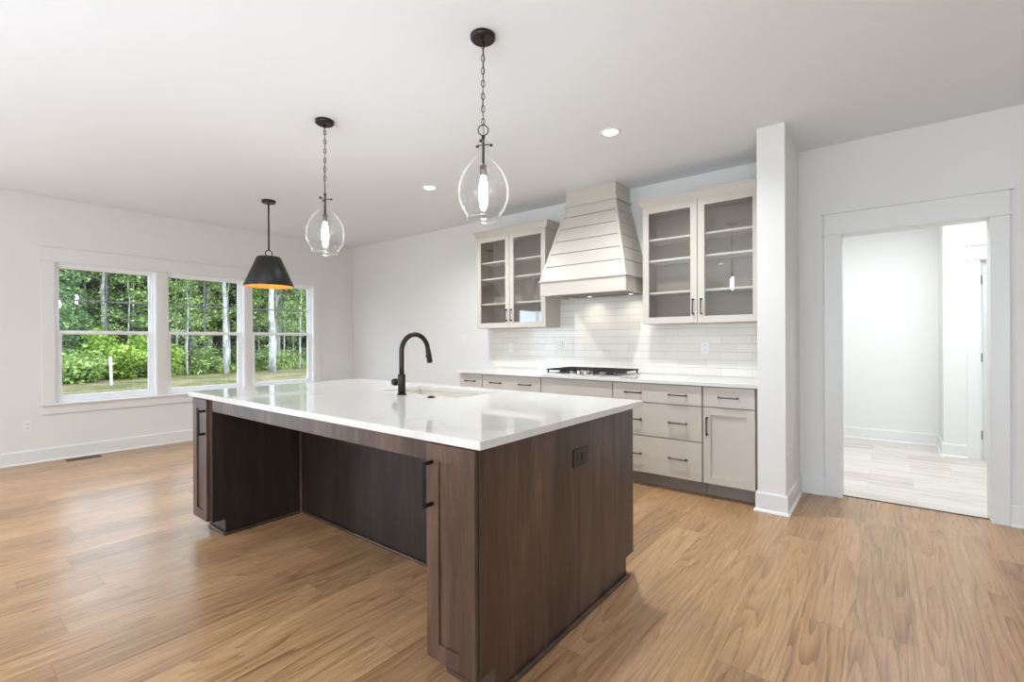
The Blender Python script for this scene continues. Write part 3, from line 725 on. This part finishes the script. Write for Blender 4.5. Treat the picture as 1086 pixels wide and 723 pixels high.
def upper(x0, x1, label, left, right):
    t = thing('glass_wall_cabinet', ((x0+x1)/2, (UF+UBK)/2, UZ0), label, 'cabinet', 'glass-door wall cabinets beside the hood')
    yb = UF+.021; th = .018; xm = (x0+x1)/2
    b = MB(); b.box(x0, x0+th, yb, UBK, UZ0, UZ1); b.box(x1-th, x1, yb, UBK, UZ0, UZ1)
    b.box(x0+th, x1-th, yb, UBK, UZ0, UZ0+th); b.box(x0+th, x1-th, yb, UBK, UZ1-th, UZ1)
    b.build('body', G, t)
    b = MB(); e = .0015
    b.box(x0+th, x1-th, UBK-.008, UBK-.001, UZ0+th, UZ1-th)
    b.box(x0+th, x0+th+e, yb+.02, UBK-.008, UZ0+th, UZ1-th); b.box(x1-th-e, x1-th, yb+.02, UBK-.008, UZ0+th, UZ1-th)
    b.box(x0+th, x1-th, yb+.02, UBK-.008, UZ0+th, UZ0+th+e)
    b.build('lining', M['greige_in'], t)
    MB().box(xm-.02, xm+.02, yb, yb+.018, UZ0+th, UZ1-th).build('centre_stile', G, t)
    for z in (1.672, 1.972, 2.168): MB().box(x0+th+.003, x1-th-.003, yb+.028, UBK-.01, z, z+.019).build('shelf', M['shelf'], t, .001)
    for s in (0, 1):
        a, c = (x0+.002, xm-.0025) if s == 0 else (xm+.0025, x1-.002)
        st = .058; z0, z1 = UZ0+.002, UZ1-.002
        b = MB(); b.box(a, a+st, UF, UF+.02, z0, z1); b.box(c-st, c, UF, UF+.02, z0, z1); b.box(a+st, c-st, UF, UF+.02, z0, z0+st); b.box(a+st, c-st, UF, UF+.02, z1-st, z1)
        o = b.build('door', G, t, .0012)
        MB().box(a+st-.004, c-st+.004, UF+.010, UF+.014, z0+st-.004, z1-st+.004).build('pane', M['cab_glass'], o)
        hx = c-.032 if s == 0 else a+.032
        bar_pull(o, (hx, UF, 1.475), (hx, UF, 1.60), (0, -.03, 0), M['bronze'], .0058)
    b = MB(); crown(b, x0, x1, left, right); b.build('crown_moulding', G, t)
upper(-3.8896, -2.8876, 'grey glass-door wall cabinet left of the hood', True, True)
upper(-1.7895, -.79, 'grey glass-door wall cabinet right of the hood, against the wall end', True, False)
o = MB().box(-.789, -.7385, UF+.021, UBK, UZ0, UZ1).build('cabinet_filler', G); tag(o, 'narrow pale filler between right wall cabinet and wall end', 'cabinet')

# ================================================================== RANGE HOOD
hd = thing('range_hood', (-2.324, 4.3, 1.70), 'tall tapered grey range hood with horizontal shiplap boards', 'range hood')
HT = (-2.605, -2.043, 4.2236); HB = (-2.797, -1.851, 4.026)    # xl, xr, front y
zA0, zA1, zT, zC = 1.70, 1.838, 2.622, CZ
b = MB(); b.box(HT[0], HT[1], HT[2], UBK, zT, zC-.001); b.build('chimney', G, hd, .001)
b = MB(); b.box(HT[0]-.016, HT[1]+.016, HT[2]-.016, UBK, zT-.006, zT+.020); b.build('upper_band', G, hd, .002)
# apron, open underneath
b = MB(); th = .02
b.box(HB[0], HB[1], HB[2], HB[2]+th, zA0, zA1); b.box(HB[0], HB[0]+th, HB[2]+th, UBK, zA0, zA1); b.box(HB[1]-th, HB[1], HB[2]+th, UBK, zA0, zA1)
b.build('apron', G, hd, .0012)
b = MB(); b.box(HB[0]-.016, HB[1]+.016, HB[2]-.016, UBK, zA1, zA1+.014); b.build('lower_band', G, hd, .002)
# shiplap faces: overlapping boards with dark gaps between
zs0, zs1 = zA1+.014, zT-.004
def lerp(z, i, ins=0.0):
    k = (z-zs0)/(zs1-zs0); v = HB[i]+(HT[i]-HB[i])*k
    return v+ins if i in (0, 2) else v-ins
bn = MB()
bn.hexa([(lerp(zs0,0,.008), lerp(zs0,2,.008), zs0), (lerp(zs0,1,.008), lerp(zs0,2,.008), zs0), (lerp(zs0,1,.008), UBK, zs0), (lerp(zs0,0,.008), UBK, zs0)],
        [(lerp(zs1,0,.008), lerp(zs1,2,.008), zs1), (lerp(zs1,1,.008), lerp(zs1,2,.008), zs1), (lerp(zs1,1,.008), UBK, zs1), (lerp(zs1,0,.008), UBK, zs1)])
bn.build('shroud', M['groove'], hd)
NB = 6
edges = [zs0, 1.995, 2.124, 2.253, 2.382, 2.505, zs1]
for k in range(NB):
    a, c = edges[k]+(.003 if k else 0), edges[k+1]-(.003 if k < NB-1 else 0)
    b = MB()
    def ringq(z, ins): return [(lerp(z,0,ins), lerp(z,2,ins), z), (lerp(z,1,ins), lerp(z,2,ins), z)]
    b.hexa([(lerp(a,0), lerp(a,2), a), (lerp(a,1), lerp(a,2), a), (lerp(a,1), UBK, a), (lerp(a,0), UBK, a)],
           [(lerp(c,0), lerp(c,2), c), (lerp(c,1), lerp(c,2), c), (lerp(c,1), UBK, c), (lerp(c,0), UBK, c)])
    b.build('shiplap_board', G, hd, .001)
# corner strips
for i in (0, 1):
    s = -1 if i == 0 else 1; w = .022
    def q4(z):
        x, y = lerp(z, i), lerp(z, 2); e = .004
        return [(x+s*e, y-e, z), (x-s*w, y-e, z), (x-s*w, y+w, z), (x+s*e, y+w, z)]
    MB().hexa(q4(zs0), q4(zs1)).build('corner_strip', G, hd, .001)
# insert
MB().box(HB[0]+.14, HB[1]-.045, HB[2]+.05, UBK-.03, 1.705, 1.76).build('hood_insert', M['steel_dark'], hd, .002)
b = MB(); b.box(HB[0]+th, HB[0]+.14, HB[2]+th, UBK, 1.725, 1.74); b.build('soffit', G, hd)
MB().box(HB[1]-.045, HB[1]-th, HB[2]+th, UBK, 1.725, 1.74).build('soffit', G, hd)
for x in (-2.42, -1.965):
    o = MB().lathe((x, 4.385, 1.7048), [(.030, 0), (.030, -.006), (.024, -.008), (.024, -.003)], 18).build('light_bezel', M['steel'], hd)
    MB().lathe((x, 4.385, 1.699), [(.001, -.001), (.022, 0)], 16).build('light_lens', M['lens'], o)
    light('hood_lamp', 'AREA', (x, 4.385, 1.694), HOOD_W, (1, .86, .66), (0, .18, -1), .04, shape='DISK', spread=2.2)

# ================================================================== PENDANTS
def canopy(t, c, r, h):
    MB().lathe((c[0], c[1], CZ-.0005), [(r-.008, -h), (r, -h+.008), (r, 0)], 28).build('canopy', M['bronze'], t)
def ring_pts(c, r, ax, n=20, sz=1.0):
    P = []
    for k in range(n):
        a = 2*PI*k/n
        P.append((c[0]+(r*math.cos(a) if ax == 0 else 0), c[1]+(r*math.cos(a) if ax == 1 else 0), c[2]+r*sz*math.sin(a)))
    return P
def ring_flat(r, z, n): return [(r*math.cos(2*PI*k/n), r*math.sin(2*PI*k/n), z) for k in range(n)]
def glass_pendant(c, label, turn):
    t = thing('glass_pendant_light', (0, 0, CZ), label, 'pendant light', 'clear glass pendant lights over the island')
    X = (0, 0)
    canopy(t, (0, 0), .063, .024)
    ch = MB(); ztop, zbot = CZ-.034, 2.335
    MB().lathe((0, 0, 0), [(.010, CZ-.034), (.007, CZ-.05)], 10).build('loop_holder', M['bronze'], t)
    n = int((ztop-zbot)/.030); stp = (ztop-zbot)/n
    for k in range(n):
        zc = ztop-(k+.5)*stp; pts = ring_pts((0, 0, zc), .0085, k % 2, 12, 2.05); ch.tube(pts, .0022, 6, closed=True)
    ch.tube([(.003, .003, ztop), (.004, -.003, (ztop+zbot)/2+.1), (-.003, .003, (ztop+zbot)/2-.1), (.003, .002, 2.29)], .0018, 6)
    ch.build('chain', M['bronze'], t)
    MB().tube(ring_pts((0, 0, 2.308), .026, 0), .003, 8, closed=True).build('hanging_ring', M['bronze'], t)
    st = MB(); st.lathe((0, 0, 0), [(.001, 2.284), (.009, 2.280), (.009, 2.268), (.0065, 2.264), (.0065, 2.128)], 12); st.build('stem', M['bronze'], t)
    th_ = MB()
    for k in range(3):
        a = 2*PI*k/3+.25; d_ = Vector((math.cos(a), math.sin(a), 0)); p = Vector((0, 0, 2.238))
        th_.tube([p, p+d_*.040], .0026, 8); th_.tube([p+d_*.036, p+d_*.047], [.0075, .0075], 10)
    th_.build('thumb_screws', M['bronze'], t)
    sck = MB(); sck.lathe((0, 0, 0), [(.012, 2.132), (.0185, 2.128), (.0185, 2.078), (.0165, 2.076)], 18); sck.build('socket', M['steel_dark'], t)
    MB().lathe((0, 0, 0), [(.012, 2.078), (.013, 2.065), (.019, 2.04), (.022, 2.01), (.022, 1.97), (.017, 1.925), (.008, 1.905), (.001, 1.902)], 16).build('bulb', M['bulb'], t)
    prof = [(.027, 2.243), (.027, 2.214), (.029, 2.19), (.041, 2.166), (.076, 2.128), (.103, 2.090), (.121, 2.045), (.1265, 1.995), (.123, 1.955), (.112, 1.92), (.094, 1.893), (.087, 1.882), (.088, 1.862)]
    # smooth the outline
    P = []
    for i in range(len(prof)-1):
        p0 = prof[max(i-1, 0)]; p1 = prof[i]; p2 = prof[i+1]; p3 = prof[min(i+2, len(prof)-1)]
        for s in range(4):
            u = s/4; f_ = lambda a, b_, c_, d_: .5*((2*b_)+(-a+c_)*u+(2*a-5*b_+4*c_-d_)*u*u+(-a+3*b_-3*c_+d_)*u**3)
            P.append((f_(p0[0], p1[0], p2[0], p3[0]), f_(p0[1], p1[1], p2[1], p3[1])))
    P.append(prof[-1]); P += [(.0845, 1.862)]+[(max(r-.0035, .02), z) for r, z in reversed(P[:-1])]
    MB().lathe((0, 0, 0), P, 48, cap=False).build('glass_shade', M['pendant_glass'], t)
    MB().tube(ring_flat(.0865, 1.862, 40), .0026, 8, closed=True).build('rim', M['rim_glass'], t)
    MB().tube(ring_flat(.0275, 2.243, 24), .002, 6, closed=True).build('neck_rim', M['rim_glass'], t)
    t.location = (c[0], c[1], CZ); t.rotation_euler = (0, 0, turn); return t
p0 = glass_pendant((-1.593, 1.797), 'clear glass pendant light nearest the camera, hung over the near end of the island', .726)
p1 = dup(p0, (-3.073, 1.801, CZ), 'clear glass pendant light hanging nearer the windows, beside the black shade', 2.61)
c = (-5.29, 2.435)
t = thing('dome_pendant_light', (c[0], c[1], CZ), 'matte black cone pendant light with gold lining in front of the windows', 'pendant light')
canopy(t, c, .070, .030)
MB().lathe((c[0], c[1], 0), [(.0085, CZ-.03), (.0085, 2.242)], 12).build('rod', M['black'], t)
MB().tube(ring_pts((c[0], c[1], 2.207), .036, 1), .0055, 8, closed=True).build('hanging_ring', M['black'], t)
sh = MB().lathe((c[0], c[1], 0), [(.001, 2.172), (.112, 2.170), (.122, 2.160), (.252, 1.848), (.250, 1.846)], 48, cap=False).build('shade', M['shade_black'], t)
MB().lathe((c[0], c[1], 0), [(.001, 2.166), (.110, 2.164), (.118, 2.157), (.2485, 1.8465)], 48, cap=False).build('shade_lining', M['gold'], sh)
MB().lathe((c[0], c[1], 0), [(.02, 2.165), (.02, 2.10), (.016, 2.095)], 14).build('socket', M['black'], t)
MB().lathe((c[0], c[1], 0), [(.012, 2.095), (.018, 2.07), (.03, 2.03), (.03, 2.01), (.02, 1.985), (.001, 1.978)], 16).build('bulb', M['bulb2'], t)

# recessed lights
def recessed(x, y, label):
    t = thing('recessed_light', (x, y, CZ), label, 'ceiling light', 'recessed ceiling lights')
    MB().lathe((x, y, CZ), [(.055, -.0012), (.057, -.006), (.078, -.004), (.080, -.0005)], 32, cap=False).build('trim_ring', M['plastic'], t)
    MB().lathe((x, y, CZ), [(.001, -.003), (.056, -.002)], 28).build('lens', M['lens'], t)
    light('recessed_lamp', 'AREA', (x, y, CZ-.012), RECESS_W, WARM, (0, 0, -1), .1, shape='DISK', spread=2.6)
    return t
recessed(-1.594, 3.215, 'round recessed ceiling light nearer the wall end, right one in view')
recessed(-3.594, 3.239, 'round recessed ceiling light left of the hood, between the glass pendants')
for x, y, lb in ((-5.0, -1.6, 'recessed ceiling light behind the camera, by the windows'), (-2.6, -1.6, 'recessed ceiling light behind the camera, in the middle')): recessed(x, y, lb)  # two assumed lamps out of view, added for more room light

# ================================================================== PLATES, VENT
outlet('outlet', (WX, .752, .389), 0, 1, .072, .114, 'white outlet low on the window wall, left of the windows', 'outlet')
outlet('light_switch', (-4.387, KY, 1.268), 1, -1, .075, .116, 'white switch plate on the bare wall left of the tiles', 'switch')
outlet('light_switch', (-3.592, KY-.010, 1.16), 1, -1, .075, .116, 'white switch plate on the tiles near their left end', 'switch')
outlet('outlet', (-2.893, KY-.010, 1.172), 1, -1, .075, .116, 'white outlet on the tiles just left of the cooktop', 'outlet')
outlet('outlet', (-1.308, KY-.010, 1.172), 1, -1, .075, .116, 'white outlet on the tiles right of the cooktop', 'outlet')
outlet('light_switch', (-.557, 4.05, 1.275), 0, 1, .075, .116, 'white switch high on the side of the narrow wall end', 'switch')
outlet('outlet', (-.557, 4.03, .415), 0, 1, .075, .116, 'white outlet low on the side of the narrow wall end', 'outlet')
t = thing('floor_vent', (-6.79, 1.16, 0), 'dark slotted floor register beside the window wall baseboard', 'floor vent')
b = MB(); b.box(-6.85, -6.73, 1.02, 1.035, 0, .004); b.box(-6.85, -6.73, 1.285, 1.30, 0, .004); b.box(-6.85, -6.838, 1.035, 1.285, 0, .004); b.box(-6.742, -6.73, 1.035, 1.285, 0, .004)
b.build('frame', M['bronze'], t)
b = MB(); b.box(-6.838, -6.742, 1.035, 1.285, 0, .001)
for k in range(12): b.box(-6.838, -6.742, 1.045+k*.02, 1.052+k*.02, .001, .0035)
b.build('grille', M['bronze'], t)

# ================================================================== OUTDOORS
GZ = -.3
b = MB(); b.box(-75, WX-T, -45, 60, GZ-.4, GZ); b.box(WX-T, 30, -45, BY-T, GZ-.4, GZ)
struct(b.build('ground', M['lawn']), 'patchy dry lawn outside the windows', 'ground')
rng = np.random.default_rng(7)
def leaf_mesh(name, centres, spread, n, size, mt, origin, parent=None, flat=.55, elong=1.5, upward=0):
    """n small folded leaves scattered round the given clump centres"""
    cs = np.array(centres); idx = rng.integers(0, len(cs), n); sp_ = np.array(spread)
    p = cs[idx]+rng.normal(size=(n, 3))*sp_*.5
    d = rng.normal(size=(n, 3)); d[:, 2] = d[:, 2]*flat+upward; d /= np.linalg.norm(d, axis=1)[:, None]
    u = rng.normal(size=(n, 3)); u -= d*(u*d).sum(1)[:, None]; u /= np.linalg.norm(u, axis=1)[:, None]
    s = size*(.6+.8*rng.random(n))[:, None]
    a = p-d*s*.5*elong; e = p+d*s*.5*elong; l = p+u*s*.42; r = p-u*s*.42+np.cross(d, u)*s*.18
    V = np.stack([a, l, e, r], 1).reshape(-1, 3)-np.array(origin)
    me = bpy.data.meshes.new(name); me.vertices.add(4*n); me.vertices.foreach_set('co', V.astype(np.float32).ravel())
    me.loops.add(4*n); me.loops.foreach_set('vertex_index', np.arange(4*n, dtype=np.int32)); me.polygons.add(n)
    me.polygons.foreach_set('loop_start', np.arange(0, 4*n, 4, dtype=np.int32)); me.update(calc_edges=True); me.validate()
    me.materials.append(mt); o = bpy.data.objects.new(name, me); col.objects.link(o)
    if parent is not None: o.parent = parent
    else: o.location = origin
    return o
def make_tree(kind_):
    """one tree at the origin; returns its root"""
    H, r0, bk, lm, nl, cz0, cr, ls = {
        'tall_pale': (9, .17, 'bark_pale', 'leaf_mid', 1500, 5.2, 2.0, .17),
        'tall_grey': (9, .20, 'bark_grey', 'leaf_dark', 1700, 5.0, 2.2, .20),
        'sapling': (6.5, .06, 'bark_pale', 'leaf_mid', 1500, 1.2, 1.25, .095),
        'fir': (7.5, .09, 'bark_dark', 'leaf_fir', 3800, .9, 1.3, .10),
        'dark': (8, .15, 'bark_dark', 'leaf_dark', 2400, 1.2, 2.4, .24)}[kind_]
    R = random.Random(hash_(kind_))
    t = thing('tree', (0, 0, 0), 'x', 'tree')
    lean = R.uniform(-.25, .25); b = MB(); n = 9; bend = [(R.uniform(-.03, .03)*k/n*2+lean*k/n, R.uniform(-.03, .03)*k/n*2) for k in range(n+1)]
    tr = [Vector((bend[k][0], bend[k][1], H*k/n-.1)) for k in range(n+1)]
    b.tube(tr, [r0*(1-.75*k/n) for k in range(n+1)], 8)
    cs = []
    for k in range(16 if kind_ != 'fir' else 26):
        f_ = R.uniform(cz0/H, .97); z = H*f_; ki = min(int(f_*n), n-1); base = tr[ki].lerp(tr[ki+1], f_*n-ki)
        a = R.uniform(0, 2*PI); rad = cr*R.uniform(.45, 1)*((1-f_)*1.25 if kind_ == 'fir' else (1.0 if f_ < .8 else .6))
        tip = base+Vector((math.cos(a)*rad, math.sin(a)*rad, rad*(.35 if kind_ != 'fir' else -.1)))
        mid = base.lerp(tip, .5)+Vector((0, 0, .08*rad))
        b.tube([base, mid, tip], [max(r0*.28*(1-f_*.6), .012), max(r0*.16, .01), .006], 5)
        for s in (.45, .7, 1.0):
            q = base.lerp(tip, s); cs.append((q.x, q.y, q.z+R.uniform(-.1, .15)))
    b.build('trunk', M[bk], t)
    sp_ = (.75, .75, .38) if kind_ in ('tall_pale', 'tall_grey', 'dark') else (.5, .5, .28)
    leaf_mesh('foliage', cs, sp_, nl, ls, M[lm], (0, 0, 0), t)
    return t
def hash_(s): return sum(ord(c)*(i+3) for i, c in enumerate(s))
R = random.Random(5)
protos = {}
def tree(kind_, x, y, label, sc=1.0, group='trees of the wood beyond the lawn'):
    rz = R.uniform(0, 2*PI)
    if kind_ not in protos:
        o = make_tree(kind_); protos[kind_] = o
        o.location = (x, y, GZ); o.rotation_euler = (0, 0, rz); o.scale = (sc,)*3
    else: o = dup(protos[kind_], (x, y, GZ), None, rz, sc)
    o['label'] = label; o['group'] = group; return o
tree('tall_pale', -24.47, 11.42, 'thick pale trunk at the wood edge in the middle of the right window', 1.1)
tree('tall_pale', -25.25, 9.56, 'bright pale trunk at the wood edge, right part of the middle window', .85)
tree('tall_pale', -30.21, 10.56, 'broad pale trunk left of the bright one in the middle window', 1.15)
tree('tall_grey', -29.51, 9.49, 'grey-blue trunk in the left part of the middle window', .95)
tree('tall_pale', -28.45, 5.61, 'pale trunk behind the lime bush in the left window', .8)
tree('tall_grey', -30.62, 4.70, 'grey trunk at far left of the left window', .9)
tree('tall_grey', -30.9, 5.02, 'second grey trunk at far left of the left window', .8)
tree('tall_grey', -27.99, 13.33, 'grey trunk just right of the thick pale one in the right window', .9)
for i, (x, y) in enumerate([(-29.54, 5.21), (-29.22, 6.8), (-32.05, 7.88), (-26.83, 8.0), (-25.77, 8.06), (-28.39, 9.7), (-30.22, 13.25), (-28.73, 14.08), (-25.68, 13.48), (-29.39, 15.0), (-27.3, 6.2), (-27.6, 7.1), (-28.0, 8.7), (-27.0, 10.4), (-28.5, 12.0), (-26.6, 12.6), (-28.2, 4.4), (-30.5, 16.5), (-27.2, 11.6)]):
    tree('sapling', x, y, 'slender pale-stemmed sapling with light green leaves at the wood edge', R.uniform(.75, 1.1), 'slender saplings at the wood edge')
for x, y in [(-26.2, 3.5), (-27.3, 4.3), (-28.6, 3.2), (-29.5, 6.0), (-27.5, 2.2)]:
    tree('fir', x, y, 'bluish-green young conifer at the left end of the wood edge', R.uniform(.7, 1.0), 'young conifers at the wood edge')
for k in range(46):
    x = -31-R.random()*12; y = -14+k*.95+R.uniform(-.5, .5)
    tree('dark', x, y, 'dark leafy tree deep in the wood beyond the lawn', R.uniform(.8, 1.2), 'dark trees deep in the wood')
for k in range(24):
    x = -29-R.random()*5; y = -14+k*1.9+R.uniform(-.8, .8)
    if 4 < y < 16: x -= 3
    tree('tall_grey', x, y, 'tall grey-trunked tree further inside the wood', R.uniform(.7, 1.05), 'tall grey-trunked trees in the wood')
for y in (-13, -11, -9.5, -7, -5.5, -4, -2.2, -.8, .8, 1.8, 17.5, 19, 21, 23, 25):
    tree('sapling', -27+R.uniform(-2, 1.5), y, 'leafy young sapling at the wood edge beside the windows\' view', R.uniform(.8, 1.2), 'outer saplings at the wood edge')
# undergrowth nobody could count
cs = [(-28.5-R.random()*4, R.uniform(-16, 28), GZ+R.uniform(.1, .95)) for _ in range(420)]
o = leaf_mesh('undergrowth', cs, (1.0, 1.0, .5), 34000, .10, M['leaf_mid'], (-29, 8, GZ)); tag(o, 'tangled green undergrowth along the wood edge', 'undergrowth', kind='stuff')
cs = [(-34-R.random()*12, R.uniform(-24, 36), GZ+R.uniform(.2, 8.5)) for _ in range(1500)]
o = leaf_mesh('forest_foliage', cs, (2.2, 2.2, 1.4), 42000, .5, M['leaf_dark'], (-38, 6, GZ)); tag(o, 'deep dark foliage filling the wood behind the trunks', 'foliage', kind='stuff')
cs = [(-30-R.random()*3, R.uniform(-16, 28), GZ+R.uniform(1.5, 6.5)) for _ in range(230)]
o = leaf_mesh('hanging_foliage', cs, (.9, .9, .5), 21000, .105, M['leaf_mid'], (-29, 8, GZ)); tag(o, 'loose light green leaves between the trunks', 'foliage', kind='stuff')
cs = [(-26.2-R.random()*3.2, R.uniform(-16, 28), GZ+.12) for _ in range(900)]
o = leaf_mesh('tall_grass', cs, (.5, .5, .2), 16000, .10, M['grass_blade'], (-27, 8, GZ), upward=1.6, elong=3.2); tag(o, 'tall ragged grass at the foot of the wood', 'grass', kind='stuff')
# lime bushes
def bush(x, y, w, h, mt, label, n=4200, size=.085):
    t = thing('bush', (x, y, GZ), label, 'bush')
    b = MB(); cs = []
    for k in range(22):
        a = R.uniform(0, 2*PI); rr = w*math.sqrt(R.random()); hh = h*R.uniform(.55, 1)*(1-.35*(rr/w)**2)
        tip = Vector((x+math.cos(a)*rr, y+math.sin(a)*rr, GZ+hh)); base = Vector((x+math.cos(a)*rr*.3, y+math.sin(a)*rr*.3, GZ))
        b.tube([base, base.lerp(tip, .5)+Vector((0, 0, .1)), tip], [.018, .012, .004], 5)
        for s in (.25, .45, .65, .85, 1.0): q = base.lerp(tip, s); cs.append(tuple(q))
    b.build('stems', M['bark_dark'], t)
    leaf_mesh('foliage', cs, (.38, .38, .3), n, size, mt, (x, y, GZ), t, upward=.3, elong=2.0)
    return t
bush(-26.0, 5.6, 1.5, 2.15, M['leaf_lime'], 'big bright lime-green bush seen through the left window', 8500)
bush(-25.7, 6.9, .9, 1.7, M['leaf_lime'], 'smaller lime-green bush right of the big one', 4200)
bush(-24.4, 3.9, .95, 1.25, M['leaf_mid'], 'low mid-green bush at left of the left window', 2600)
bush(-26.6, 9.0, .8, 1.5, M['leaf_mid'], 'low green bush at the wood edge in the middle window', 1800)
bush(-26.6, 12.5, .8, 1.3, M['leaf_mid'], 'low green bush at the wood edge in the right window', 1800)
# white stake
t = thing('marker_pipe', (-21.55, 4.43, GZ), 'white pipe standing upright in the lawn before the lime bush', 'pipe')
MB().tube([(-21.55, 4.43, GZ-.05), (-21.53, 4.40, GZ+1.0)], .04, 14).build('pipe', M['pipe'], t)
MB().lathe((-21.53, 4.40, GZ+.97), [(.045, 0), (.045, .06), (.001, .065)], 14).build('cap', M['pipe'], t)
